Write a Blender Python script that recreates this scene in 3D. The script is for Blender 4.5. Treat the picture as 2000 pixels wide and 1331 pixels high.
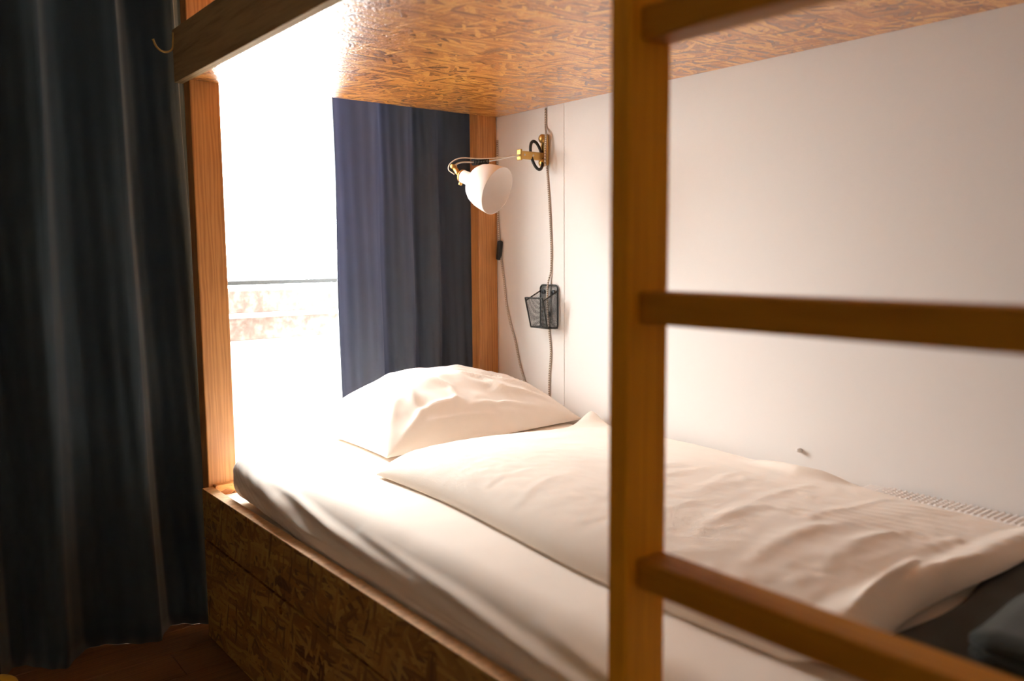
import bpy, bmesh, math, random
import numpy as np
from mathutils import Vector, Matrix

S = bpy.context.scene
for o in list(bpy.data.objects):
    bpy.data.objects.remove(o)
COL = S.collection
random.seed(4)
RNG = np.random.default_rng(7)

# ------------------------------------------------------------------ camera
YAW, PITCH, ROLL = math.radians(38.88), math.radians(6.07), math.radians(0.44)
fw = Vector((math.sin(YAW) * math.cos(PITCH), math.cos(YAW) * math.cos(PITCH), -math.sin(PITCH)))
r0 = Vector((math.cos(YAW), -math.sin(YAW), 0))
d0 = fw.cross(r0)
rt = math.cos(ROLL) * r0 + math.sin(ROLL) * d0
dn = -math.sin(ROLL) * r0 + math.cos(ROLL) * d0
cd = bpy.data.cameras.new('camera')
cam = bpy.data.objects.new('camera', cd)
COL.objects.link(cam)
m3 = Matrix((rt, -dn, -fw)).transposed()
cam.matrix_world = Matrix.Translation((-0.652, -2.054, 0.980)) @ m3.to_4x4()
cd.sensor_width = 36.0
cd.lens = 28.8
cd.clip_start = 0.02
cd.dof.use_dof = True
cd.dof.focus_distance = 2.15
cd.dof.aperture_fstop = 2.6
S.camera = cam

# ------------------------------------------------------------------ world, exposure
S.view_settings.view_transform = 'Standard'
S.view_settings.look = 'None'
S.view_settings.gamma = 1.0
S.view_settings.use_curve_mapping = False
S.view_settings.exposure = 0.0
S.cycles.use_denoising = True
S.cycles.max_bounces = 14
S.cycles.diffuse_bounces = 10
S.cycles.glossy_bounces = 6
S.cycles.transparent_max_bounces = 12
S.cycles.sample_clamp_indirect = 12.0
W = bpy.data.worlds.new('sky')
S.world = W
W.use_nodes = True
bg = W.node_tree.nodes['Background']
bg.inputs[0].default_value = (.97, 0.98, 1.0, 1)
bg.inputs[1].default_value = 36.5
sl = bpy.data.lights.new('hazy_sun', 'SUN')
sl.energy = 0.6
sl.angle = math.radians(24)
sl.color = (1.0, .98, .96)
so_ = bpy.data.objects.new('hazy_sun', sl)
COL.objects.link(so_)
so_.rotation_euler = Vector((.50, -.77, -.36)).to_track_quat('-Z', 'Y').to_euler()
pl = bpy.data.lights.new('window_portal', 'AREA')
pl.shape = 'RECTANGLE'
pl.size, pl.size_y = .87, 2.3
pl.cycles.is_portal = True
po = bpy.data.objects.new('window_portal', pl)
COL.objects.link(po)
po.location = (0.245, 0.42, 1.24)
po.rotation_euler = (math.radians(-90), 0, 0)     # faces into the room


# ------------------------------------------------------------------ node helpers
class NT:
    def __init__(self, name):
        self.m = bpy.data.materials.new(name)
        self.m.use_nodes = True
        self.t = self.m.node_tree
        self.p = self.t.nodes['Principled BSDF']
        self.out = self.t.nodes['Material Output']

    def n(self, kind, **kw):
        nd = self.t.nodes.new(kind)
        for k, v in kw.items():
            setattr(nd, k, v)
        return nd

    def l(self, a, b):
        self.t.links.new(a, b)

    def math(self, op, a, b=None, clamp=False):
        nd = self.n('ShaderNodeMath', operation=op, use_clamp=clamp)
        for i, v in enumerate((a, b)):
            if v is None:
                continue
            if isinstance(v, (int, float)):
                nd.inputs[i].default_value = v
            else:
                self.l(v, nd.inputs[i])
        return nd.outputs[0]

    def mixf(self, f, a, b):
        nd = self.n('ShaderNodeMix', data_type='FLOAT')
        for i, v in ((0, f), (2, a), (3, b)):
            if isinstance(v, (int, float)):
                nd.inputs[i].default_value = v
            else:
                self.l(v, nd.inputs[i])
        return nd.outputs[0]

    def mixc(self, f, a, b, mode='MIX'):
        nd = self.n('ShaderNodeMix', data_type='RGBA', blend_type=mode)
        for i, v in ((0, f), (6, a), (7, b)):
            if isinstance(v, (int, float)):
                nd.inputs[i].default_value = v
            elif isinstance(v, tuple):
                nd.inputs[i].default_value = (*v, 1) if len(v) == 3 else v
            else:
                self.l(v, nd.inputs[i])
        return nd.outputs[2]

    def vmul(self, v, s):
        nd = self.n('ShaderNodeVectorMath', operation='MULTIPLY')
        self.l(v, nd.inputs[0])
        nd.inputs[1].default_value = s
        return nd.outputs[0]

    def noise(self, vec, scale, detail=3, rough=.5):
        nd = self.n('ShaderNodeTexNoise')
        nd.inputs['Scale'].default_value = scale
        nd.inputs['Detail'].default_value = detail
        nd.inputs['Roughness'].default_value = rough
        if vec is not None:
            self.l(vec, nd.inputs['Vector'])
        return nd

    def ramp(self, f, stops):
        nd = self.n('ShaderNodeValToRGB')
        e = nd.color_ramp.elements
        while len(e) < len(stops):
            e.new(.5)
        for x, (p, c) in zip(e, stops):
            x.position = p
            x.color = (*c, 1)
        self.l(f, nd.inputs[0])
        return nd.outputs[0]

    def obj(self):
        return self.n('ShaderNodeTexCoord').outputs['Object']

    def bump(self, h, strength, dist):
        nd = self.n('ShaderNodeBump')
        nd.inputs['Strength'].default_value = strength
        nd.inputs['Distance'].default_value = dist
        self.l(h, nd.inputs['Height'])
        return nd.outputs[0]

    def set(self, **kw):
        for k, v in kw.items():
            i = self.p.inputs[k.replace('_', ' ')]
            if isinstance(v, (int, float)):
                i.default_value = v
            elif isinstance(v, tuple):
                i.default_value = (*v, 1) if len(v) == 3 else v
            else:
                self.l(v, i)
        return self


def plain(name, col, rough=.6, metal=0, bump=0, bscale=200, var=.12, **kw):
    t = NT(name)
    n = t.noise(t.obj(), bscale * .15, 4)
    c = t.mixc(n.outputs[0], tuple(x * (1 - var) for x in col), tuple(min(1, x * (1 + var)) for x in col))
    t.set(Base_Color=c, Roughness=rough, Metallic=metal, **kw)
    if bump:
        n2 = t.noise(t.obj(), bscale, 4)
        t.set(Normal=t.bump(n2.outputs[0], bump, .002))
    return t.m


def osb(name, ax, gain=(1, 1, 1), coat=1.0, rough=.35):
    """strand board: overlapping layers of long thin voronoi cells, each turned its own way"""
    t = NT(name)
    sep = t.n('ShaderNodeSeparateXYZ')
    t.l(t.obj(), sep.inputs[0])
    cmb = t.n('ShaderNodeCombineXYZ')
    t.l(sep.outputs[ax[0]], cmb.inputs[0])
    t.l(sep.outputs[ax[1]], cmb.inputs[1])
    uv = cmb.outputs[0]
    wob = t.noise(uv, 6, 3)
    wv = t.vmul(wob.outputs['Color'], (.05, .05, 0))
    ad = t.n('ShaderNodeVectorMath', operation='ADD')
    t.l(uv, ad.inputs[0])
    t.l(wv, ad.inputs[1])
    uv2 = ad.outputs[0]
    val = hgt = edge = None
    for k, (ang, L, wd, thr) in enumerate(((12, .095, .013, 0), (-24, .080, .011, .45), (38, .070, .0125, .55),
                                           (-52, .065, .011, .66), (3, .11, .0095, .5), (72, .055, .010, .78))):
        vr = t.n('ShaderNodeVectorRotate', rotation_type='Z_AXIS')
        t.l(uv2, vr.inputs['Vector'])
        vr.inputs['Angle'].default_value = math.radians(ang)
        vo = t.n('ShaderNodeTexVoronoi', voronoi_dimensions='2D', feature='F1')
        vo.inputs['Scale'].default_value = 1
        mul = t.vmul(vr.outputs[0], (1 / L, 1 / wd, 1))
        off = t.n('ShaderNodeVectorMath', operation='ADD')
        t.l(mul, off.inputs[0])
        off.inputs[1].default_value = (k * 17.3, k * 5.7, 0)
        t.l(off.outputs[0], vo.inputs['Vector'])
        sc = t.n('ShaderNodeSeparateColor')
        t.l(vo.outputs['Color'], sc.inputs[0])
        v = sc.outputs[0]
        gr = t.noise(t.vmul(vr.outputs[0], (14, 260, 1)), 1, 2)
        v = t.math('ADD', t.math('MULTIPLY', v, .78), t.math('MULTIPLY', gr.outputs[0], .26))
        h = t.math('ADD', t.math('MULTIPLY', sc.outputs[2], 1.0), t.math('MULTIPLY', vo.outputs['Distance'], -.55))
        if k == 0:
            val, hgt = v, h
        else:
            on = t.math('GREATER_THAN', sc.outputs[1], thr)
            # a strand fades out at its own outline
            on = t.math('MULTIPLY', on, t.math('LESS_THAN', vo.outputs['Distance'], .62))
            val = t.mixf(on, val, v)
            hgt = t.mixf(on, hgt, t.math('ADD', h, .25))
    sc3 = lambda *c: tuple(a * b for a, b in zip(c, gain))
    col = t.ramp(val, [(.10, sc3(.10, .030, .006)), (.33, sc3(.40, .140, .026)),
                       (.57, sc3(.62, .245, .048)), (.88, sc3(.84, .42, .115))])
    big = t.noise(uv, 3.0, 2)
    col = t.mixc(t.math('MULTIPLY', big.outputs[0], .35), col, sc3(.50, .18, .032))
    fine = t.noise(uv, 160, 3)
    hh = t.math('ADD', hgt, t.math('MULTIPLY', fine.outputs[0], .35))
    nb = t.bump(hh, .7, .002)
    t.set(Base_Color=col, Roughness=rough, Normal=nb, Coat_Weight=coat, Coat_Roughness=.07, Coat_IOR=1.5)
    gl = t.noise(uv, 210, 2, .6)
    cb = t.bump(t.math('ADD', hh, t.math('MULTIPLY', gl.outputs[0], 1.1)), .85, .0026)
    t.l(cb, t.p.inputs['Coat Normal'])
    return t.m


def wood(name, axis, dark, light, rough=.45, coat=.25, freq=1.0, spec=.5):
    t = NT(name)
    s = [70 * freq] * 3
    s[axis] = 2.2
    v = t.vmul(t.obj(), tuple(s))
    big = [9.0] * 3
    big[axis] = 1.3
    b = t.noise(t.vmul(t.obj(), tuple(big)), 1, 3)
    a = t.noise(v, 1, 5, .6)
    w = t.n('ShaderNodeTexWave', wave_type='BANDS', bands_direction='X' if axis != 0 else 'Y')
    ws = [1.0] * 3
    ws[axis] = .07
    t.l(t.vmul(t.obj(), tuple(ws)), w.inputs['Vector'])
    w.inputs['Scale'].default_value = 34 * freq
    w.inputs['Distortion'].default_value = 7
    w.inputs['Detail'].default_value = 3
    w.inputs['Detail Scale'].default_value = 2.2
    f = t.math('ADD', t.math('MULTIPLY', a.outputs[0], .55),
               t.math('ADD', t.math('MULTIPLY', w.outputs['Fac'], .25), t.math('MULTIPLY', b.outputs[0], .3)))
    c = t.ramp(f, [(.3, dark), (.5, tuple((x + y) / 2 for x, y in zip(dark, light))), (.78, light)])
    t.set(Base_Color=c, Roughness=rough, Normal=t.bump(a.outputs[0], .18, .001), Coat_Weight=coat, Coat_Roughness=.25, Specular_IOR_Level=spec)
    return t.m


def cloth(name, col, scale=900, bump=.25, rough=.9, sheen=.15, transl=0.0, tcol=None, var=.05):
    t = NT(name)
    n = t.noise(t.obj(), scale, 2)
    n2 = t.noise(t.obj(), 14, 3)
    c = t.mixc(n2.outputs[0], tuple(x * (1 - var) for x in col), tuple(min(1, x * (1 + var)) for x in col))
    t.set(Base_Color=c, Roughness=rough, Sheen_Weight=sheen, Normal=t.bump(n.outputs[0], bump, .0012),
          Specular_IOR_Level=.2)
    if transl:
        tr = t.n('ShaderNodeBsdfTranslucent')
        tr.inputs[0].default_value = (*(tcol or col), 1)
        mx = t.n('ShaderNodeMixShader')
        mx.inputs[0].default_value = transl
        t.l(t.p.outputs[0], mx.inputs[1])
        t.l(tr.outputs[0], mx.inputs[2])
        t.l(mx.outputs[0], t.out.inputs[0])
    return t.m


def glass_mat():
    t = NT('window_glass')
    tr = t.n('ShaderNodeBsdfTransparent')
    tr.inputs[0].default_value = (.97, .98, .97, 1)
    gl = t.n('ShaderNodeBsdfGlossy')
    gl.inputs['Roughness'].default_value = .02
    geo = t.n('ShaderNodeNewGeometry')
    dt = t.n('ShaderNodeVectorMath', operation='DOT_PRODUCT')
    t.l(geo.outputs['Normal'], dt.inputs[0])
    t.l(geo.outputs['Incoming'], dt.inputs[1])
    c1 = t.math('SUBTRACT', 1.0, t.math('ABSOLUTE', dt.outputs['Value']))
    fr = t.math('ADD', .035, t.math('MULTIPLY', t.math('POWER', c1, 5), .9), True)
    mx = t.n('ShaderNodeMixShader')
    t.l(fr, mx.inputs[0])
    t.l(tr.outputs[0], mx.inputs[1])
    t.l(gl.outputs[0], mx.inputs[2])
    t.l(mx.outputs[0], t.out.inputs[0])
    return t.m


def braid_mat(name, a, b):
    t = NT(name)
    w = t.n('ShaderNodeTexWave', wave_type='BANDS', bands_direction='DIAGONAL')
    t.l(t.obj(), w.inputs['Vector'])
    w.inputs['Scale'].default_value = 95
    w.inputs['Distortion'].default_value = .6
    c = t.ramp(w.outputs['Fac'], [(.35, a), (.6, b)])
    t.set(Base_Color=c, Roughness=.85)
    return t.m


def granite():
    t = NT('granite')
    n = t.noise(t.obj(), 38, 6, .7)
    n2 = t.noise(t.obj(), 9, 4, .6)
    c = t.ramp(n.outputs[0], [(.30, (.035, .021, .017)), (.48, (.085, .059, .048)), (.62, (.165, .132, .115))])
    c = t.mixc(t.math('MULTIPLY', n2.outputs[0], .5), c, (.115, .074, .057))
    t.set(Base_Color=c, Roughness=.9, Normal=t.bump(n.outputs[0], .5, .006))
    return t.m


PINE_D, PINE_L = (.36, .135, .030), (.62, .285, .085)
M = dict(
    osb_under=osb('strand_board_underside', (0, 1), (1.18, 1.16, .90)),
    osb_front=osb('strand_board_front', (1, 2), (.60, .78, .75), .35, .45),
    osb_end=osb('strand_board_end', (0, 2), (1, 1, 1), .3, .5),
    pine_z=wood('pine_upright', 2, PINE_D, PINE_L),
    pine_fascia=wood('pine_fascia', 1, (.21, .135, .065), (.37, .25, .125), .8, 0, 1.0, .12),
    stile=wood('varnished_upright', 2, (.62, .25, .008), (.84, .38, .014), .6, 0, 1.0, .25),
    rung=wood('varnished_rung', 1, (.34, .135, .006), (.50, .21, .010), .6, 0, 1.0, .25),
    plaster=plain('wall_plaster', (.79, .75, .715), .9, bump=.05, bscale=420, var=.008),
    plaster_room=plain('room_plaster', (.74, .68, .60), .95, bump=.1, bscale=300, var=.03),
    ceiling=plain('ceiling_paint', (.70, .66, .60), .95, var=.03),
    floor=wood('floor_laminate', 0, (.11, .050, .018), (.22, .105, .040), .5, .1),
    white=plain('white_paint', (.82, .81, .79), .4, var=.02),
    render=plain('white_render', (.86, .84, .81), .9, bump=.3, bscale=90, var=.04),
    glass=glass_mat(),
    granite=granite(),
    iron=plain('dark_iron', (.010, .010, .009), .85, 0),
    brass=plain('brushed_brass', (.55, .33, .10), .38, .85, var=.2),
    steel=plain('wire_steel', (.62, .60, .56), .3, .9),
    black=plain('black_plastic', (.018, .018, .018), .5),
    wire=plain('black_coated_wire', (.022, .022, .020), .45, .2),
    shade=plain('white_enamel', (.86, .80, .76), .35, var=.02),
    sheet=cloth('white_sheet', (.87, .79, .70), 700, .2),
    duvet=cloth('white_duvet_cover', (.87, .775, .675), 520, .35),
    pillow=cloth('white_pillowcase', (.88, .79, .70), 800, .22),
    waffle=cloth('white_waffle_weave', (.80, .74, .69), 300, .5),
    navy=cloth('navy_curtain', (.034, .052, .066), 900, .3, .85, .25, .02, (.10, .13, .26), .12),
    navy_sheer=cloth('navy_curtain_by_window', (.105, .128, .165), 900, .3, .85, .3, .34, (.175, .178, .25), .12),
    dark_blanket=cloth('dark_grey_blanket', (.030, .031, .023), 500, .5, var=.15),
    towel=cloth('grey_towel', (.040, .042, .034), 260, .9, var=.2),
    yellow=cloth('yellow_cloth', (.62, .38, .03), 500, .5),
    braid=braid_mat('braided_cord', (.30, .245, .19), (.74, .66, .58)),
    cable=plain('pale_cable', (.70, .63, .55), .5),
    pavement=plain('pale_paving', (.55, .52, .48), .9, var=.1),
    edge=plain('cut_board_edge', (.72, .42, .20), .6, bump=.5, bscale=500, var=.45),
    dark_gap=plain('dark_hole', (.012, .010, .008), .9),
)


# ------------------------------------------------------------------ object helpers
def mk(name, verts, faces, mat, parent=None, smooth=False, origin=None):
    """link ONE mesh object; verts in world space, stored relative to the parent's base"""
    base = Vector(origin) if origin is not None else (Vector(parent['_b']) if parent is not None else Vector((0, 0, 0)))
    me = bpy.data.meshes.new(name)
    me.from_pydata([tuple(Vector(v) - base) for v in verts], [], [tuple(f) for f in faces])
    me.update()
    return link(name, me, mat, parent, smooth, base)


def link(name, me, mat, parent, smooth, base):
    if mat is not None:
        me.materials.append(mat)
    if smooth:
        me.polygons.foreach_set('use_smooth', [True] * len(me.polygons))
    o = bpy.data.objects.new(name, me)
    COL.objects.link(o)
    if parent is not None:
        o.parent = parent
        o.location = base - Vector(parent['_b'])
    else:
        o.location = base
    o['_b'] = tuple(base)
    return o


def mkbm(name, bm, mat, parent=None, smooth=False, origin=None):
    base = Vector(origin) if origin is not None else (Vector(parent['_b']) if parent is not None else Vector((0, 0, 0)))
    bmesh.ops.translate(bm, verts=bm.verts[:], vec=-base)
    bmesh.ops.recalc_face_normals(bm, faces=bm.faces[:])
    me = bpy.data.meshes.new(name)
    bm.to_mesh(me)
    bm.free()
    return link(name, me, mat, parent, smooth, base)


def thing(name, label, cat, loc, group=None):
    o = bpy.data.objects.new(name, None)
    o.empty_display_size = .05
    COL.objects.link(o)
    o.location = loc
    o['_b'] = tuple(loc)
    return tag(o, label, cat, group)


def tag(o, label, cat, group=None):
    o['label'] = label
    o['category'] = cat
    if group:
        o['group'] = group
    return o


def bbox(bm, lo, hi, bev=0.0, seg=2):
    t = bmesh.new()
    bmesh.ops.create_cube(t, size=1)
    for v in t.verts:
        v.co = Vector([lo[i] + (v.co[i] + .5) * (hi[i] - lo[i]) for i in range(3)])
    if bev:
        bmesh.ops.bevel(t, geom=t.edges[:], offset=bev, segments=seg, affect='EDGES', profile=.5)
    me = bpy.data.meshes.new('t')
    t.to_mesh(me)
    t.free()
    bm.from_mesh(me)
    bpy.data.meshes.remove(me)
    return bm


def box(name, lo, hi, mat, parent=None, bev=.0015, origin=None):
    return mkbm(name, bbox(bmesh.new(), lo, hi, bev), mat, parent, False, origin)


def struct(o):
    o['kind'] = 'structure'
    return o


def catmull(pts, n=8):
    P = [np.array(p, float) for p in pts]
    P = [2 * P[0] - P[1]] + P + [2 * P[-1] - P[-2]]
    out = []
    for i in range(1, len(P) - 2):
        for k in range(n):
            t = k / n
            a, b, c, d = P[i - 1], P[i], P[i + 1], P[i + 2]
            out.append(.5 * (2 * b + (c - a) * t + (2 * a - 5 * b + 4 * c - d) * t * t + (3 * b - a - 3 * c + d) * t ** 3))
    out.append(P[-2])
    return out


def tube_geo(path, r, sides=8, closed=False):
    path = [Vector(p) for p in path]
    n = len(path)
    verts, faces = [], []
    up = None
    for i, p in enumerate(path):
        if closed:
            tg = path[(i + 1) % n] - path[i - 1]
        else:
            tg = path[min(i + 1, n - 1)] - path[max(i - 1, 0)]
        tg.normalize()
        if up is None:
            up = tg.orthogonal().normalized()
        up = (up - tg * up.dot(tg)).normalized()
        sd = tg.cross(up)
        rr = r[i] if isinstance(r, (list, tuple)) else r
        for k in range(sides):
            a = 2 * math.pi * k / sides
            verts.append(p + (up * math.cos(a) + sd * math.sin(a)) * rr)
    for i in range(n if closed else n - 1):
        j = (i + 1) % n
        for k in range(sides):
            k2 = (k + 1) % sides
            faces.append((i * sides + k, i * sides + k2, j * sides + k2, j * sides + k))
    if not closed:
        faces.append(tuple(range(sides - 1, -1, -1)))
        faces.append(tuple((n - 1) * sides + k for k in range(sides)))
    return verts, faces


def tube(name, path, r, mat, parent=None, sides=8, closed=False, smooth=True):
    v, f = tube_geo(path, r, sides, closed)
    return mk(name, v, f, mat, parent, smooth)


def join_geo(parts):
    V, F = [], []
    for v, f in parts:
        b = len(V)
        V += list(v)
        F += [tuple(i + b for i in q) for q in f]
    return V, F


def lathe(name, prof, origin, axis, mat, parent=None, seg=40, smooth=True, closed_ends=True):
    """prof: list of (distance along axis, radius)"""
    ax = Vector(axis).normalized()
    u = ax.orthogonal().normalized()
    w = ax.cross(u)
    V, F = [], []
    for (t, r) in prof:
        for k in range(seg):
            a = 2 * math.pi * k / seg
            V.append(Vector(origin) + ax * t + (u * math.cos(a) + w * math.sin(a)) * r)
    for i in range(len(prof) - 1):
        for k in range(seg):
            k2 = (k + 1) % seg
            F.append((i * seg + k, i * seg + k2, (i + 1) * seg + k2, (i + 1) * seg + k))
    if closed_ends:
        F.append(tuple(range(seg - 1, -1, -1)))
        F.append(tuple((len(prof) - 1) * seg + k for k in range(seg)))
    return mk(name, V, F, mat, parent, smooth)


# value noise in numpy (for cloth)
_T = RNG.random((64, 64))


def vnoise(x, y):
    xi, yi = np.floor(x).astype(int), np.floor(y).astype(int)
    fx, fy = x - xi, y - yi
    fx, fy = fx * fx * (3 - 2 * fx), fy * fy * (3 - 2 * fy)
    g = lambda a, b: _T[a % 64, b % 64]
    return (g(xi, yi) * (1 - fx) + g(xi + 1, yi) * fx) * (1 - fy) + (g(xi, yi + 1) * (1 - fx) + g(xi + 1, yi + 1) * fx) * fy - .5


def ridge(x, y, pts, w, amp):
    """height of a soft crease along the polyline pts, fading at both ends"""
    best = np.full(x.shape, 9.0)
    tt = np.zeros(x.shape)
    n = len(pts) - 1
    for i in range(n):
        ax, ay = pts[i]
        bx, by = pts[i + 1]
        L2 = (bx - ax) ** 2 + (by - ay) ** 2
        t = np.clip(((x - ax) * (bx - ax) + (y - ay) * (by - ay)) / L2, 0, 1)
        d = np.hypot(x - ax - t * (bx - ax), y - ay - t * (by - ay))
        m = d < best
        best = np.where(m, d, best)
        tt = np.where(m, (i + t) / n, tt)
    return amp * np.exp(-(best / w) ** 2) * np.sin(np.pi * np.clip(tt, 0.02, .98)) ** .6


def sst(a, b, x):
    t = np.clip((x - a) / (b - a), 0, 1)
    return t * t * (3 - 2 * t)


def grid_faces(nu, nv, off=0, flip=False):
    F = []
    for i in range(nu - 1):
        for j in range(nv - 1):
            a = off + i * nv + j
            q = (a, a + nv, a + nv + 1, a + 1)
            F.append(q[::-1] if flip else q)
    return F


def pad(name, X, Y, Ztop, Zbot, mat, parent=None, origin=None):
    """closed soft pad from two height fields over one outline (meeting at the outline)"""
    nu, nv = X.shape
    V = list(zip(X.ravel(), Y.ravel(), Ztop.ravel())) + list(zip(X.ravel(), Y.ravel(), Zbot.ravel()))
    n = nu * nv
    F = grid_faces(nu, nv) + grid_faces(nu, nv, n, True)
    rim = [i * nv for i in range(nu)] + [(nu - 1) * nv + j for j in range(1, nv)] + \
          [i * nv + nv - 1 for i in range(nu - 2, -1, -1)] + [j for j in range(nv - 2, 0, -1)]
    for k in range(len(rim)):
        a, b = rim[k], rim[(k + 1) % len(rim)]
        F.append((a, a + n, b + n, b))
    bm = bmesh.new()
    vs = [bm.verts.new(v) for v in V]
    for f in F:
        bm.faces.new([vs[i] for i in f])
    return mkbm(name, bm, mat, parent, True, origin)


# ------------------------------------------------------------------ room shell
XL, XR, YB, YF, ZC = -2.3, .95, -3.6, .24, 2.70
WT = .16                                       # wall thickness at the window
fl = struct(box('floor', (XL, YB, -.06), (XR, YF, -.0125), M['dark_gap'], bev=0))
y = YB
row = 0
while y < YF - .001:
    y1 = min(y + .128, YF)
    cuts = [XL, XL + (.9 if row % 3 == 0 else 1.7 if row % 3 == 1 else 1.25), XL + (2.2 if row % 3 == 0 else 2.75 if row % 3 == 1 else 2.45), XR]
    for a, b in zip(cuts, cuts[1:]):
        box('floorboard', (a + .0006, y + .0006, -.0125), (b - .0006, y1 - .0006, random.uniform(-.0004, 0)), M['floor'], fl, bev=.0015)
    y = y1
    row += 1
struct(box('wall_right', (XR, YB - .1, -.06), (XR + .1, YF + WT, ZC), M['plaster'], bev=0))
struct(box('wall_left', (XL - .1, YB - .1, -.06), (XL, YF + WT, ZC), M['plaster_room'], bev=0))
struct(box('wall_back', (XL, YB - .1, -.06), (XR, YB, ZC), M['plaster_room'], bev=0))
struct(box('ceiling', (XL - .1, YB - .1, ZC), (XR + .1, YF + WT, ZC + .1), M['ceiling'], bev=0))
WX0, WX1, WZ0, WZ1 = -.18, .67, .12, 2.36
bm = bmesh.new()
bbox(bm, (XL, YF, -.06), (WX0, YF + WT, ZC))
bbox(bm, (WX1, YF, -.06), (XR, YF + WT, ZC))
bbox(bm, (WX0, YF, -.06), (WX1, YF + WT, WZ0))
bbox(bm, (WX0, YF, WZ1), (WX1, YF + WT, ZC))
struct(mkbm('wall_front', bm, M['plaster_room']))
# thin raised strip standing in for the curtain edge's shadow line on the wall
struct(box('shadow_strip_1', (XR - .0016, -.3095, .10), (XR + .002, -.3065, ZC), M['plaster'], bev=.0006))

# window
win = bpy.data.objects.new('window_1', None)
COL.objects.link(win)
win.location = (.245, .30, WZ0)
win['_b'] = (.245, .30, WZ0)
struct(win)
bm = bmesh.new()
fy0, fy1 = .30, .36
for lo, hi in (((WX0, fy0, WZ0), (WX0 + .055, fy1, WZ1)), ((WX1 - .055, fy0, WZ0), (WX1, fy1, WZ1)),
               ((WX0 + .055, fy0, WZ0), (WX1 - .055, fy1, WZ0 + .07)), ((WX0 + .055, fy0, WZ1 - .07), (WX1 - .055, fy1, WZ1))):
    bbox(bm, lo, hi, .003)
mkbm('window_frame', bm, M['white'], win)
box('window_pane', (WX0 + .055, .328, WZ0 + .07), (WX1 - .055, .332, WZ1 - .07), M['glass'], win, bev=0)

# outside: street-side parapet and railing of a shallow balcony
bal = thing('stone_parapet', 'pale speckled stone parapet in two courses outside the window', 'parapet', (.7, 1.0, -.1))
for zz, y0, hh in ((.765, .955, .085), (.662, .965, .086)):
    x = -2.46
    k = 0
    while x < 2.3:
        L = .82 + .09 * ((k * 7) % 3)
        box('stone_block', (x + .003, y0 + .002 * (k % 2), zz), (x + L - .003, 1.18, zz + hh), M['granite'], bal, bev=.004)
        x += L
        k += 1
box('ledge', (-2.46, .935, .749), (2.4, 1.18, .764), M['render'], bal, bev=.003)
box('rendered_base', (-2.46, .970, -.1), (2.4, 1.18, .660), M['render'], bal, bev=.004)
ra = thing('balcony_railing', 'thin dark metal handrail above the stone parapet outside the window', 'railing', (.7, 1.0, .87))
box('handrail', (-2.46, .985, .868), (2.4, 1.015, .886), M['iron'], ra, bev=.003)
for px in (-.6, 2.2):
    box('rail_post', (px, .990, .8505), (px + .012, 1.010, .8685), M['iron'], ra, bev=.001)
struct(box('balcony_floor', (-2.46, YF + WT, -.18), (2.4, .97, -.1), M['pavement'], bev=0))
struct(box('ground_outside', (-14, 1.4, -3.3), (16, 26, -3.2), M['pavement'], bev=0))

# ------------------------------------------------------------------ bunk bed
bed = thing('bunk_bed', 'wooden bunk bed of strand board and pine posts along the pale wall', 'bed', (.47, -1.0, 0))
BY = -2.12
box('bunk_base', (.016, BY, 1.40), (.948, -.001, 1.420), M['osb_under'], bed, bev=.001)['label'] = 'glossy strand board underside of the upper bunk'
box('side_board', (-.005, BY, 1.397), (.0155, .042, 1.521), M['pine_fascia'], bed, bev=.0015)['label'] = 'grey brown side board of the upper bunk'
for y_ in (.0, BY - .0445):
    for a, b in ((.0165, .089), (.876, .948)):
        box('post', (a, y_, 0), (b, y_ + .044, 2.25), M['pine_z'], bed, bev=.003)
lo = box('side_board', (0, BY, .272), (.0265, .0, .397), M['osb_front'], bed, bev=.0012)
lo['label'] = 'strand board side board in front of the mattress'
bm = bmesh.new()
# lower panel with a round finger hole
cy, cz, rr, n = -.468, .240, .0085, 20
py0, py1, pz0, pz1 = BY, -.0005, .012, .2665
ring = [(cy + rr * math.cos(2 * math.pi * k / n), cz + rr * math.sin(2 * math.pi * k / n)) for k in range(n)]
outer = []
for k in range(n):
    a = 2 * math.pi * k / n
    c, s = math.cos(a), math.sin(a)
    outer.append((cy + .02 * (c / max(abs(c), abs(s))), cz + .02 * (s / max(abs(c), abs(s)))))
vr_ = [bm.verts.new((0, *q)) for q in ring]
vr2 = [bm.verts.new((.014, *q)) for q in ring]
vo_ = [bm.verts.new((0, *q)) for q in outer]
for k in range(n):
    j = (k + 1) % n
    bm.faces.new((vr_[k], vr_[j], vo_[j], vo_[k]))
    bm.faces.new((vr_[k], vr2[k], vr2[j], vr_[j]))
bm.faces.new(vr2)
mkq = lambda pts: bm.faces.new([bm.verts.new(p) for p in pts])
a0, a1, b0, b1 = cy - .02, cy + .02, cz - .02, cz + .02
mkq([(0, py0, pz0), (0, a0, pz0), (0, a0, pz1), (0, py0, pz1)])
mkq([(0, a1, pz0), (0, py1, pz0), (0, py1, pz1), (0, a1, pz1)])
mkq([(0, a0, pz0), (0, a1, pz0), (0, a1, b0), (0, a0, b0)])
mkq([(0, a0, b1), (0, a1, b1), (0, a1, pz1), (0, a0, pz1)])
mkq([(.020, py0, pz0), (.020, py1, pz0), (.020, py1, pz1), (.020, py0, pz1)])
mkq([(0, py0, pz1), (0, py1, pz1), (.02, py1, pz1), (.02, py0, pz1)])
mkq([(0, py0, pz0), (0, py1, pz0), (.02, py1, pz0), (.02, py0, pz0)])
mkq([(0, py1, pz0), (0, py1, pz1), (.02, py1, pz1), (.02, py1, pz0)])
mkq([(0, py0, pz0), (0, py0, pz1), (.02, py0, pz1), (.02, py0, pz0)])
dp = mkbm('drawer_front', bm, M['osb_front'], bed)
dp['label'] = 'strand board lower panel with a small finger hole'
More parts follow.
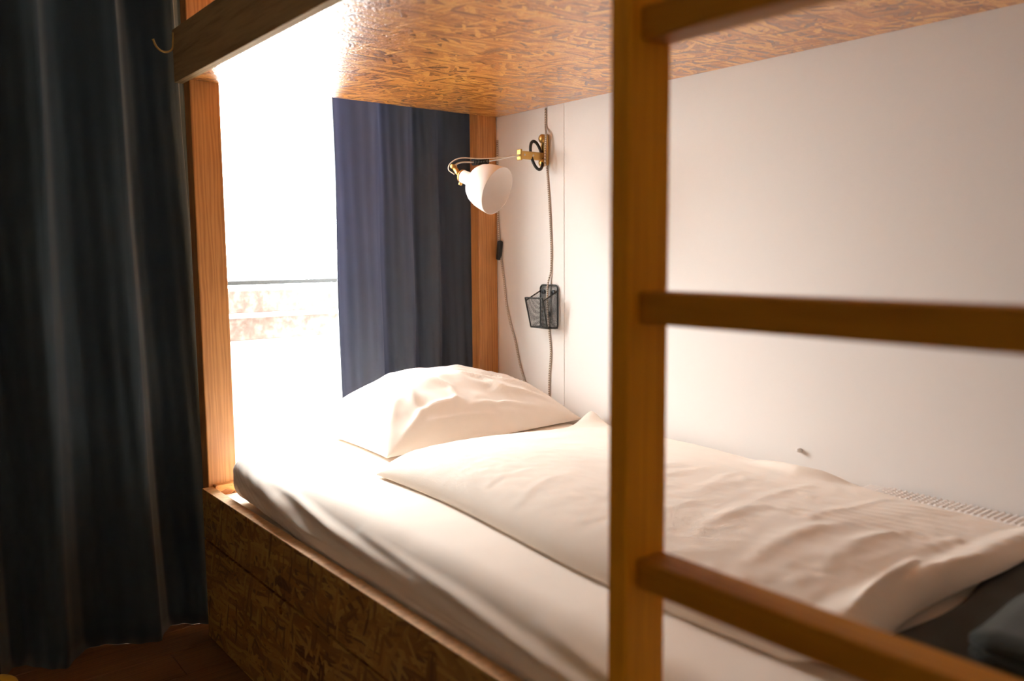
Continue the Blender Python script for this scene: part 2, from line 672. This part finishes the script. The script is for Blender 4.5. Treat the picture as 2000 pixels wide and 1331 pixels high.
box('edge_band', (.0005, BY, .3968), (.026, -.0005, .3984), M['edge'], bed, bev=.0004)['label'] = 'raw sawn top edge of the side board'
box('end_board', (.0270, -.020, .012), (.948, -.0005, .404), M['osb_end'], bed, bev=.001)
box('bed_base', (.0270, BY, .34), (.948, -.0205, .358), M['osb_end'], bed, bev=0)

# white pad under the mattress
tag(box('mattress_pad', (.0285, -2.10, .3585), (.944, -.0225, .3795), M['sheet'], bev=.006),
    'flat white pad under the mattress, showing at the corner by the window post', 'pad')


# ------------------------------------------------------------------ mattress
def rounded_slab(lo, hi, r, nx, ny, nz, disp):
    """box with rounded edges from six grids; disp(P, N) adds cloth relief"""
    lo, hi = np.array(lo), np.array(hi)
    bm = bmesh.new()
    seen = {}
    cnt = (nx, ny, nz)

    def samp(n, i, k):
        # denser samples near both ends
        t = i / n
        t = t - .5
        L = hi[k] - lo[k]
        s = np.sign(t) * (abs(2 * t) ** .8) * .5 + .5 if n > 20 else t + .5
        return lo[k] + L * s
    pts, key = [], []
    quads = []
    idx = {}

    def vid(i, j, k):
        if (i, j, k) not in idx:
            idx[(i, j, k)] = len(pts)
            pts.append((samp(nx, i, 0), samp(ny, j, 1), samp(nz, k, 2)))
        return idx[(i, j, k)]
    for k in (0, nz):
        for i in range(nx):
            for j in range(ny):
                quads.append((vid(i, j, k), vid(i + 1, j, k), vid(i + 1, j + 1, k), vid(i, j + 1, k)))
    for i in (0, nx):
        for j in range(ny):
            for k in range(nz):
                quads.append((vid(i, j, k), vid(i, j + 1, k), vid(i, j + 1, k + 1), vid(i, j, k + 1)))
    for j in (0, ny):
        for i in range(nx):
            for k in range(nz):
                quads.append((vid(i, j, k), vid(i + 1, j, k), vid(i + 1, j, k + 1), vid(i, j, k + 1)))
    P = np.array(pts)
    Q = np.clip(P, lo + r, hi - r)
    D = P - Q
    N = D / np.maximum(np.linalg.norm(D, axis=1, keepdims=True), 1e-9)
    P = Q + N * np.array(r).min() if np.isscalar(r) else Q + N * r
    nh = np.linalg.norm(N[:, :2], axis=1)
    low_ = (N[:, 2] < 0) & (nh > .25)
    fl_ = sst(.16, .55, -P[:, 1])[low_, None]
    P[low_, :2] = P[low_, :2] * (1 - fl_) + fl_ * (Q[low_, :2] + r * N[low_, :2] / nh[low_, None])
    P = disp(P, N)
    vs = [bm.verts.new(p) for p in P]
    for q in quads:
        try:
            bm.faces.new([vs[i] for i in q])
        except ValueError:
            pass
    return bm


MX0, MX1, MY0, MY1, MZ0, MZ1 = .035, .944, -2.08, -.088, .3845, .500


def matt_disp(P, N):
    x, y, z = P[:, 0], P[:, 1], P[:, 2]
    s = MZ1 - z + np.clip(x - MX0, 0, .06) * -.4           # distance down the side
    s = MZ1 - z
    t = -y
    front = np.clip(-N[:, 0], 0, 1)
    h = np.zeros(len(P))
    # creases gathered at the corner, running down and along
    for k in range(13):
        a = .10 + .018 * k
        h += ridge(t, s, [(a, .012 + .001 * k), (a + .05 + .012 * k, .05), (a + .11 + .03 * k, .11)], .006 + .0005 * k, .0065 * (.6 + .5 * ((k * 37) % 7) / 7))
    # long drooping folds down the bed
    for t0, s0, L, sl, w, am in ((.30, .018, .85, .045, .008, .0085), (.42, .030, .9, .055, .009, .009), (.25, .045, .75, .06, .010, .006),
                                 (.75, .022, .8, .05, .009, .008), (.95, .04, .9, .045, .010, .009), (1.25, .025, .7, .05, .010, .0075), (.6, .062, .8, .03, .011, .006)):
        pts = [(t0 + L * q / 5, s0 + sl * q / 5 + .004 * math.sin(q * 2.1 + t0 * 9)) for q in range(6)]
        h += ridge(t, s, pts, w, am)
    h = h * sst(.02, .4, front)
    h += .004 * vnoise(t * 5, s * 12 + x * 4) * np.clip(N[:, 2], 0, 1)
    h += .0018 * vnoise(t * 18 + 4, x * 15 + s * 30)
    # sheet pulls the lower side inwards
    P = P + N * h[:, None]
    low = sst(.03, .115, s) * front
    P[:, 0] -= low * .002
    P[:, 0] = np.where(P[:, 2] < .425, np.maximum(P[:, 0], .0285), P[:, 0])
    return P


bm = rounded_slab((MX0, MY0, MZ0), (MX1, MY1, MZ1), .05, 60, 300, 40, matt_disp)
mat = tag(mkbm('mattress', bm, M['sheet'], None, True, origin=(.49, -1.08, MZ0)),
          'thick mattress in a creased white fitted sheet on the lower bunk', 'mattress')

# ------------------------------------------------------------------ pillow
nu, nv = 110, 90
uu = np.sin(np.linspace(-1, 1, nu) * math.pi / 2)
vv = np.sin(np.linspace(-1, 1, nv) * math.pi / 2)
U, V = np.meshgrid(uu, vv, indexing='ij')
hx, hy = .325, .185
PX = .615 + hx * U * (1 - .035 * (1 - V ** 2))
PY = -.205 + hy * V * (1 - .06 * (1 - U ** 2))
PY = PY - .03 * (1 - U) * .5 * (V < 0) * (-V)
prof = (1 - np.abs(U) ** 2.6) ** .55 * (1 - np.abs(V) ** 2.3) ** .55
skew = 1 + .16 * V - .10 * U
T = .150 * prof * skew
dent = .012 * np.exp(-(((U - .15) / .42) ** 2 + ((V + .62) / .28) ** 2)) + .012 * np.exp(-(((U - .6) / .25) ** 2 + ((V + .1) / .4) ** 2))
rd = np.zeros_like(U)
for pts, w, am in (([(.95, -.9), (.6, -.45), (.2, -.2)], .05, .010), ([(.97, -.6), (.7, -.2), (.35, .05)], .05, .009),
                   ([(-.96, -.92), (-.80, -.6), (-.7, -.4)], .06, .006), ([(.0, -.1), (.25, -.3), (.3, -.6)], .035, .008), ([(.1, .1), (.4, -.1), (.6, -.45)], .035, .008), ([(-.35, -.2), (-.2, -.5), (-.25, -.85)], .04, .007), ([(-.6, -.88), (-.3, -.9), (.1, -.92)], .03, .006), ([(-.9, -.97), (-.55, -.75), (-.2, -.72)], .045, .008),
                   ([(.2, -.55), (.5, -.62), (.9, -.85)], .04, .007), ([(-.1, -.8), (.25, -.78), (.6, -.9)], .04, .006),
                   ([(.98, 0), (.75, .15), (.5, .2)], .06, .008), ([(.1, -.35), (.3, -.5), (.38, -.75)], .05, .007),
                   ([(-.55, -.3), (-.6, -.6), (-.62, -.9)], .05, .008)):
    rd += ridge(U, V, pts, w * .8, am * 1.35)
rd += .012 * vnoise(U * 5 + 3, V * 4 + 9) + .004 * vnoise(U * 11, V * 9)
ZB = .503
ZT = ZB + .010 + T - dent * np.minimum(1, prof * 2) + rd * np.minimum(1, prof * 1.6)
edge_h = .006
Zlow = ZB + edge_h * (1 - np.minimum(1, prof * 3)) - .001 * prof
tag(pad('pillow', PX, PY, ZT, Zlow, M['pillow'], origin=(.615, -.2, ZB)),
    'plump white pillow leaning by the window end of the mattress', 'pillow')

# ------------------------------------------------------------------ duvet
nu, nv = 150, 240
a_ = np.linspace(-1, 1, nu)
b_ = np.linspace(-1, 1, nv)
uu = (np.sign(a_) * (1 - (1 - np.abs(a_)) ** 1.5)) * .5 + .5
vv = (np.sign(b_) * (1 - (1 - np.abs(b_)) ** 1.5)) * .5 + .5
U, V = np.meshgrid(uu, vv, indexing='ij')        # U: front(0) -> wall(1), V: window end(0) -> foot(1)
xf = .205 - .045 * V + .012 * np.sin(V * 7)        # front outline
xw = .925 - .050 * sst(.35, .75, V) + .012 * np.sin(V * 11 + 1) * sst(.3, .6, V)
yw = -.520 + .085 * U + .012 * np.sin(U * 5)       # window-end outline
yf = -1.625 + .018 * np.sin(U * 6) + .04 * U
DX = xf + (xw - xf) * U
DY = yw + (yf - yw) * V
df = U * .72
dw = (1 - U) * .72
de = V * 1.1
dfoot = (1 - V) * 1.1
edge = lambda d, w: np.sqrt(np.clip(1 - (1 - np.clip(d / w, 0, 1)) ** 2, 0, 1))
hh = .066 * edge(df, .105) ** .9 * edge(dw, .10) * (.35 + .65 * edge(de, .34)) * edge(de, .03) * (.35 + .65 * edge(dfoot, .30)) * edge(dfoot, .03)
hh *= 1 - .80 * sst(.15, 1.0, U)
hh += .006 * np.exp(-((DX - .55) / .3) ** 2) * edge(de, .4) * edge(dfoot, .5)
w0 = edge(df, .06) * edge(dw, .06) * edge(de, .03) * edge(dfoot, .03)
rr_ = np.zeros_like(U)
footy = sst(-.75, -1.55, DY)
for k in range(17):
    y0 = -1.0 - .62 * (k / 17) ** .8
    x0 = .20 + .35 * ((k * 29) % 11) / 11
    L = .16 + .24 * ((k * 17) % 7) / 7
    sl = (.34 - .42 * k / 17) + .30 * (((k * 13) % 5) / 5 - .5)
    rr_ += ridge(DX, DY, [(x0, y0), (x0 + L * .5, y0 + sl * L * .5 + .008), (x0 + L, y0 + sl * L)], .010 + .004 * ((k * 5) % 3), .0016 + .0016 * k / 17)
for k in range(8):
    x0 = .55 + .04 * k
    rr_ += ridge(DX, DY, [(x0 - .05, -1.30 - .01 * k), (x0 + .01, -1.46), (x0 + .03, -1.61)], .010, .004)
for pts, w, am in (([(.24, -1.585), (.36, -1.565), (.50, -1.545)], .008, .012), ([(.30, -1.61), (.40, -1.60), (.5, -1.585)], .008, .008),
                   ([(.80, -.52), (.84, -.62), (.83, -.75)], .02, .008), ([(.3, -.60), (.5, -.66), (.75, -.62)], .04, .004),
                   ([(.86, -1.02), (.84, -1.14), (.87, -1.24)], .018, .018), ([(.89, -1.0), (.89, -1.12), (.88, -1.2)], .015, .016)):
    rr_ += ridge(DX, DY, pts, w, am)
rr_ += .006 * vnoise(DX * 9, DY * 5) + .003 * vnoise(DX * 24 + 5, DY * 16) * footy + .0016 * vnoise(DX * 60, DY * 60)
# peaked wall-side corner at the window end
peak = .036 * np.exp(-(((DX - .93) / .065) ** 2 + ((DY + .445) / .05) ** 2))
Z0 = .5035
lift = .012 * sst(-1.54, -1.585, DY)
DZ = Z0 + .004 + hh + rr_ * w0 + peak + lift
DZb = Z0 + .002 * (1 - w0) + peak * .6 + lift
tag(pad('duvet', DX, DY, DZ, DZb, M['duvet'], origin=(.55, -1.05, Z0)),
    'folded white duvet with a wrinkled foot end lying on the mattress', 'duvet')

# waffle blanket edge along the wall
nu, nv = 40, 330
U, V = np.meshgrid(np.linspace(0, 1, nu), np.linspace(0, 1, nv), indexing='ij')
BX = .889 + .054 * U
BYY = -1.24 - .80 * V
under = sst(-1.24, -1.3, BYY)
wf = np.abs(np.sin(BX * math.pi / .011)) * np.abs(np.sin(BYY * math.pi / .011))
BZ = .5035 + .002 * under + .0045 * wf * (.2 + .8 * under) + .003 * vnoise(BX * 12, BYY * 9)
rim = np.minimum(np.minimum(U, 1 - U) * 20, np.minimum(V, 1 - V) * 60)
BZ = .504 + (BZ - .504) * np.clip(rim, 0, 1)
tag(pad('waffle_blanket', BX, BYY, BZ, np.full_like(BZ, .5025), M['waffle'], origin=(.89, -1.5, .5025)),
    'white openwork blanket edge showing between duvet and wall', 'blanket')

# dark blanket at the foot
nu, nv = 60, 40
U, V = np.meshgrid(np.linspace(0, 1, nu), np.linspace(0, 1, nv), indexing='ij')
BX = .215 + .615 * U + .01 * np.sin(V * 9)
BYY = -1.60 - .44 * V + .008 * np.sin(U * 12)
BZ = .5065 + .008 * np.clip(np.minimum(np.minimum(U, 1 - U) * 12, np.minimum(V, 1 - V) * 12), 0, 1) ** .5 + .003 * vnoise(BX * 14, BYY * 14)
tag(pad('dark_blanket', BX, BYY, BZ, np.full_like(BZ, .5035), M['dark_blanket'], origin=(.52, -1.85, .5035)),
    'dark grey flat blanket beyond the foot of the white duvet', 'blanket')

# folded towel on it: one long strip folded over on itself, extruded
def folded_towel(x0, x1, y0, y1, z0, th, layers):
    path = []
    z = z0 + th / 2
    for k in range(layers):
        xs = np.linspace(x0 + .022, x1 - .022, 9)
        if k % 2:
            xs = xs[::-1]
        for i, xv in enumerate(xs):
            path.append((xv, z + .004 * math.sin(xv * 31 + k)))
        if k < layers - 1:
            s = 1 if k % 2 == 0 else -1
            xe = x1 - .022 if s > 0 else x0 + .022
            for q in range(1, 6):
                a = math.pi * q / 6
                path.append((xe + s * .022 * math.sin(a), z + (th + .004) * .5 * (1 - math.cos(a))))
            z += th + .004
    P = [Vector((p[0], 0, p[1])) for p in path]
    V_, F_ = [], []
    nY = 14
    for i, p in enumerate(P):
        tg = (P[min(i + 1, len(P) - 1)] - P[max(i - 1, 0)]).normalized()
        nrm = Vector((-tg.z, 0, tg.x))
        for side in (1, -1):
            for j in range(nY):
                yy = y0 + (y1 - y0) * j / (nY - 1)
                wob = .003 * math.sin(yy * 40 + i * .5)
                end = .55 if j in (0, nY - 1) else 1
                V_.append((p.x + nrm.x * th * .5 * side * end, yy, p.z + nrm.z * th * .5 * side * end + (wob if side > 0 else wob * .6)))
    nP = len(P)
    at = lambda i, s, j: i * 2 * nY + s * nY + j
    for i in range(nP - 1):
        for j in range(nY - 1):
            F_.append((at(i, 0, j), at(i + 1, 0, j), at(i + 1, 0, j + 1), at(i, 0, j + 1)))
            F_.append((at(i, 1, j), at(i, 1, j + 1), at(i + 1, 1, j + 1), at(i + 1, 1, j)))
        for j in (0, nY - 1):
            F_.append((at(i, 0, j), at(i, 1, j), at(i + 1, 1, j), at(i + 1, 0, j)))
    for i in (0, nP - 1):
        for j in range(nY - 1):
            F_.append((at(i, 0, j), at(i, 0, j + 1), at(i, 1, j + 1), at(i, 1, j)))
    bm = bmesh.new()
    vs = [bm.verts.new(v) for v in V_]
    for f in F_:
        bm.faces.new([vs[i] for i in f])
    return bm


tw = mkbm('folded_towel', folded_towel(.275, .60, -1.98, -1.69, .521, .017, 2), M['towel'], None, True, origin=(.43, -1.83, .521))
tag(tw, 'dark grey folded towel with rounded folds at the foot of the bed', 'towel')

# ------------------------------------------------------------------ ladder
lad = thing('ladder', 'varnished wooden ladder upright with square rungs in front of the bunk', 'ladder', (-.038, -1.70, 0))
SX0, SX1 = -.0655, -.0055
for ya, yb in ((-1.506, -1.4805), (-1.965, -1.94)):
    box('stile', (SX0, ya, 0), (SX1, yb, 1.93), M['stile'], lad, bev=.0025)
for zt in (.399, .670, .9415, 1.2125, 1.484):
    box('rung', (-.050, -1.941, zt - .0315), (-.0105, -1.5055, zt), M['rung'], lad, bev=.003)

# ------------------------------------------------------------------ curtains
def curtain(name, crest_top, crest_bot, y0, amp, z0, z1, mat, edge_in, parent, power=.62, bow=0.0, hem=None, nz=70, per=26):
    n = len(crest_top) - 1
    V_, F_ = [], []
    cols = n * per + 1
    for j in range(nz + 1):
        fz = j / nz                        # 0 bottom, 1 top
        z = z0 + (z1 - z0) * fz
        for i in range(cols):
            s = i / per
            k = min(int(s), n - 1)
            t = s - k
            xt = crest_top[k] + (crest_top[k + 1] - crest_top[k]) * t
            xb = crest_bot[k] + (crest_bot[k + 1] - crest_bot[k]) * t
            q = fz ** .85
            x = xb + (xt - xb) * q
            A = amp[k % len(amp)] * (.75 + .35 * (1 - fz))
            dpt = A * (1 - math.cos(2 * math.pi * t ** power)) / 2
            dpt += .004 * math.sin(9 * z + 5 * s) + .0035 * math.sin(31 * s + 3 * z) * (1 - fz)
            yy = y0 + dpt + bow * (1 - fz) ** 2
            if hem:
                z_ = z + hem(s / n) * (1 - fz) ** 6
            else:
                z_ = z
            V_.append((x, yy, z_))
    for j in range(nz):
        for i in range(cols - 1):
            a = j * cols + i
            F_.append((a, a + 1, a + cols + 1, a + cols))
    o = mk(name, V_, F_, mat, parent, True)
    so = o.modifiers.new('thick', 'SOLIDIFY')
    so.thickness = .0022
    so.offset = 0
    return o


rail = tag(box('curtain_rail', (-.55, .125, 2.625), (.945, .165, 2.655), M['white'], bev=.003), 'white curtain rail fixed above the window', 'rail')
c1 = thing('curtain', 'long dark navy curtain hanging to the floor left of the window post', 'curtain', (-.17, .13, .0), 'navy window curtains')
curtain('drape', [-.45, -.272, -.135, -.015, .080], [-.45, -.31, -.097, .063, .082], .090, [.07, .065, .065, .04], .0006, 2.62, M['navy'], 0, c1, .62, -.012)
c2 = thing('curtain', 'dark blue curtain between the bright window strip and the lamp post', 'curtain', (.70, .13, .006), 'navy window curtains')
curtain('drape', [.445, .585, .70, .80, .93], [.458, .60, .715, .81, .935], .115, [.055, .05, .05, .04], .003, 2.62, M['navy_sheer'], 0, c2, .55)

# ------------------------------------------------------------------ wall lamp
lamp = thing('wall_lamp', 'white bell shaded reading lamp on a brass bracket above the pillow', 'lamp', (.948, -.233, 1.27))
ax = Vector((.300, -.855, -.365)).normalized()          # the shade opens towards the room
NK = Vector((.657, -.222, 1.189))                        # where the shade's neck starts
pr = [(.000, .0150), (.002, .0172), (.028, .0178), (.033, .0205), (.039, .032), (.048, .044), (.060, .053), (.078, .0595), (.100, .0630), (.120, .0650),
      (.1215, .0645), (.1200, .0633), (.100, .0613), (.078, .0578), (.060, .0513), (.049, .0420), (.041, .030), (.037, .018), (.036, .002)]
lathe('lamp_shade', pr, NK, ax, M['shade'], lamp, 56)
lathe('socket', [(-.004, .010), (-.0035, .0165), (.0005, .0178), (.002, .0168)], NK - ax * .001, ax, M['brass'], lamp, 32)['label'] = 'brass socket ring'
side = ax.cross(Vector((0, 0, 1))).normalized()
upv = side.cross(ax).normalized()
# yoke screw under the ring and pivot block behind the shade
kn = NK - upv * .021 + ax * .002
lathe('knob', [(-.004, .003), (-.003, .0055), (.004, .0055), (.005, .003)], kn, upv, M['brass'], lamp, 16)
pv = Vector((.650, -.192, 1.2165))
tube('pivot', [NK - ax * .002, NK - ax * .018 + upv * .004, pv], [.0075, .0070, .0062], M['brass'], lamp, 12)
lathe('pivot_screw', [(-.009, .004), (-.008, .0062), (.008, .0062), (.009, .004)], pv, side, M['brass'], lamp, 16)
arm = catmull([pv + Vector((0, 0, .002)), (.672, -.198, 1.2285), (.716, -.214, 1.2305), (.775, -.226, 1.2400), (.815, -.231, 1.2500), (.850, -.233, 1.2560)], 8)
tube('arm', arm, .0024, M['steel'], lamp, 8)
# tension spring along the arm above the shade
sp = []
for k in range(121):
    t = k / 120
    a = Vector((.700, -.209, 1.2290)).lerp(Vector((.745, -.221, 1.2345)), t)
    q = t * 2 * math.pi * 10
    sp.append(a + Vector((0, 1, 0)) * .0075 * math.cos(q) + Vector((0, 0, 1)) * .0075 * math.sin(q))
tube('spring', sp, .0016, M['iron'], lamp, 6)
tube('cable', catmull([(.850, -.238, 1.2580), (.790, -.236, 1.2465), (.720, -.224, 1.2390), (.668, -.200, 1.2395), (.645, -.184, 1.2250), (.640, -.183, 1.2080), (.648, -.198, 1.1950)], 10), .0017, M['cable'], lamp, 6)
# wall bracket: slotted block, plate, two bosses
bm = bmesh.new()
bbox(bm, (.850, -.2395, 1.2465), (.936, -.2265, 1.2690), .003)
bbox(bm, (.846, -.2425, 1.2425), (.853, -.2235, 1.2730), .002)
mkbm('bracket_block', bm, M['brass'], lamp)
for bx in (.862, .894):
    lathe('screw', [(-.0010, .0032), (.0012, .0030), (.0018, .001)], (bx, -.2395, 1.258), (0, -1, 0), M['steel'], lamp, 12)
bm = bmesh.new()
bbox(bm, (.9365, -.248, 1.232), (.9498, -.219, 1.322), .006, 3)
mkbm('wall_plate', bm, M['brass'], lamp)
for bz in (1.309, 1.241):
    lathe('boss', [(0, .013), (.006, .0125), (.010, .009), (.012, .002)], (.9365, -.2335, bz), (-1, 0, 0), M['brass'], lamp, 24)
# black cable coiled round the block
lp = []
for k in range(40):
    a = 2 * math.pi * k / 40
    lp.append((.9115 + .0205 * math.cos(a), -.2335 + .012 * math.sin(a), 1.2600 + .041 * math.sin(a)))
tube('cable_loop', lp, .0044, M['black'], lamp, 10, True)['label'] = 'black rubber cable loop around the bracket'

# ------------------------------------------------------------------ cords on the wall
def cord(name, label, pts, group='braided cords on the wall'):
    o = tube(name, catmull(pts, 10), .0029, M['braid'], None, 8)
    b = Vector(pts[-1])
    o.data.transform(Matrix.Translation(-b))
    o.location = b
    o['_b'] = tuple(b)
    return tag(o, label, 'cord', group)


WXC = .9462
cord('power_cord', 'braided cord running down past the lamp bracket and wire basket to the bed',
     [(WXC, -.2335, 1.3965), (WXC, -.2335, 1.345), (.934, -.249, 1.318), (.930, -.2505, 1.275), (.934, -.2455, 1.235), (WXC, -.239, 1.225), (WXC, -.249, 1.12),
      (WXC, -.2565, 1.00), (WXC, -.2550, .93), (.9415, -.2475, .890), (.9400, -.2465, .83), (WXC, -.247, .75), (WXC, -.2535, .69), (WXC, -.247, .62), (WXC, -.2455, .56), (.945, -.249, .512)])
sw = cord('power_cord', 'braided cord with black rocker switch hanging beside the window end post',
          [(.9455, -.008, 1.330), (.9455, -.0065, 1.16), (.9450, -.010, 1.05), (.9440, -.0175, .990), (.9455, -.034, .90), (.9455, -.047, .82), (.9455, -.066, .76), (.9455, -.088, .71), (.9455, -.113, .63), (.9455, -.150, .555), (.945, -.168, .515)])
bm = bmesh.new()
bbox(bm, (-.0075, -.0085, -.031), (.0075, .0085, .031), .006, 3)
me_ = Matrix.Translation((.9412, -.0185, .990)) @ Matrix.Rotation(math.radians(9), 4, 'X')
bmesh.ops.transform(bm, matrix=me_, verts=bm.verts[:])
swo = mkbm('rocker_switch', bm, M['black'], sw, True)
swo['label'] = 'black inline rocker switch'

# ------------------------------------------------------------------ wire basket on the wall
pk = thing('wire_basket', 'small black wire mesh wall pocket under the lamp', 'basket', (.945, -.248, .76))


def rrect(y0, y1, z0, z1, r, x, n=5):
    out = []
    for cy_, cz_, a0_ in ((y1 - r, z1 - r, 0), (y0 + r, z1 - r, 90), (y0 + r, z0 + r, 180), (y1 - r, z0 + r, 270)):
        for k in range(n + 1):
            a = math.radians(a0_ + 90 * k / n)
            out.append((x, cy_ + r * math.cos(a), cz_ + r * math.sin(a)))
    return out


by0, by1, bz0, bz1 = -.286, -.2095, .7605, .8865
tube('back_frame', rrect(by0, by1, bz0, bz1, .012, .9455), .0026, M['wire'], pk, 8, True)
FT = [Vector((.886, by1, .8510)), Vector((.886, by0, .8510))]      # front top corners
FB = [Vector((.906, by1 - .002, .7640)), Vector((.906, by0 + .002, .7640))]
tube('front_frame', catmull([FB[0], FB[0].lerp(FT[0], .5), FT[0].lerp(FB[0], .06), FT[0].lerp(FT[1], .06), FT[0].lerp(FT[1], .5), FT[1].lerp(FT[0], .06), FT[1].lerp(FB[1], .06), FT[1].lerp(FB[1], .5), FB[1]], 5), .0023, M['wire'], pk, 8)
for k, yy in enumerate((by1 - .001, by0 + .001)):
    tube('side_wire', [FT[k].lerp(FB[k], .10), Vector((.9455, yy, .8700))], .0020, M['wire'], pk, 8)
    tube('side_wire', [FB[k], Vector((.9455, yy, .7625))], .0023, M['wire'], pk, 8)
tube('bottom_wire', [FB[0], FB[1]], .0023, M['wire'], pk, 8)


def mesh_panel(name, a, b, c, d, nu_, nv_):
    """woven wires over the quad a b c d (a-b top, d-c bottom)"""
    a, b, c, d = map(Vector, (a, b, c, d))
    parts = []
    for i in range(1, nu_):
        t = i / nu_
        parts.append(tube_geo([a.lerp(b, t), d.lerp(c, t)], .00032, 4))
    for i in range(1, nv_):
        t = i / nv_
        parts.append(tube_geo([a.lerp(d, t), b.lerp(c, t)], .00032, 4))
    v, f = join_geo(parts)
    o = mk(name, v, f, M['wire'], pk)
    o['kind'] = 'stuff'
    return o


mesh_panel('back_mesh', (.9455, by1, bz1), (.9455, by0, bz1), (.9455, by0, bz0), (.9455, by1, bz0), 24, 38)
mesh_panel('front_mesh', FT[0], FT[1], FB[1], FB[0], 24, 26)
for k, yy in enumerate((by1 - .001, by0 + .001)):
    mesh_panel('side_mesh', FT[k].lerp(FB[k], .1), (.9455, yy, .8700), (.9455, yy, .7625), FB[k], 17, 27)
mesh_panel('bottom_mesh', FB[0], FB[1], (.9455, by0, .7625), (.9455, by1, .7625), 24, 12)
for yy, zz in ((-.227, .8670), (-.270, .8670)):
    lathe('screw_disc', [(0, .0070), (.002, .0070), (.003, .004)], (.9435, yy, zz), (-1, 0, 0), M['black'], pk, 18)
box('clip', (.9415, -.256, .794), (.9435, -.245, .809), M['black'], pk, bev=.0008)

# ------------------------------------------------------------------ hook, nail, small bits
hk = tube('coat_hook', catmull([(-.0062, .030, 1.512), (-.0075, .030, 1.492), (-.0100, .030, 1.474), (-.020, .030, 1.4655), (-.034, .030, 1.4650), (-.046, .030, 1.474), (-.053, .030, 1.490)], 8),
          [.0022] * 24 + [.0026] * 24 + [.0030], M['brass'], None, 10)
hk['_b'] = (0, 0, 0)
tag(hk, 'small brass hook screwed to the end of the upper side board', 'hook')
nl = lathe('wall_nail', [(0, .0050), (.004, .0052), (.009, .0046), (.013, .0034), (.0135, .001)], (.9498, -1.076, .544), (-1, .05, .12), M['plaster'], None, 14)
tag(nl, 'tiny pale screw stub in the wall just above the duvet', 'screw')
nu, nv = 30, 30
U, V = np.meshgrid(np.linspace(-1, 1, nu), np.linspace(-1, 1, nv), indexing='ij')
dsk_x, dsk_y = U * np.sqrt(1 - V ** 2 / 2), V * np.sqrt(1 - U ** 2 / 2)
rad = np.hypot(dsk_x, dsk_y)
YZ = .003 + .030 * np.sqrt(np.clip(1 - rad ** 2.4, 0, 1)) + .010 * vnoise(dsk_x * 3 + 7, dsk_y * 3 + 2) * (1 - rad)
tag(pad('yellow_cloth', -.475 + .062 * dsk_x, .060 + .050 * dsk_y, YZ, np.full_like(YZ, .0012), M['yellow'], origin=(-.475, .06, .0012)),
    'small yellow bundle of cloth on the floor beside the dark curtain hem', 'cloth')

for o in bpy.data.objects:
    if '_b' in o:
        del o['_b']
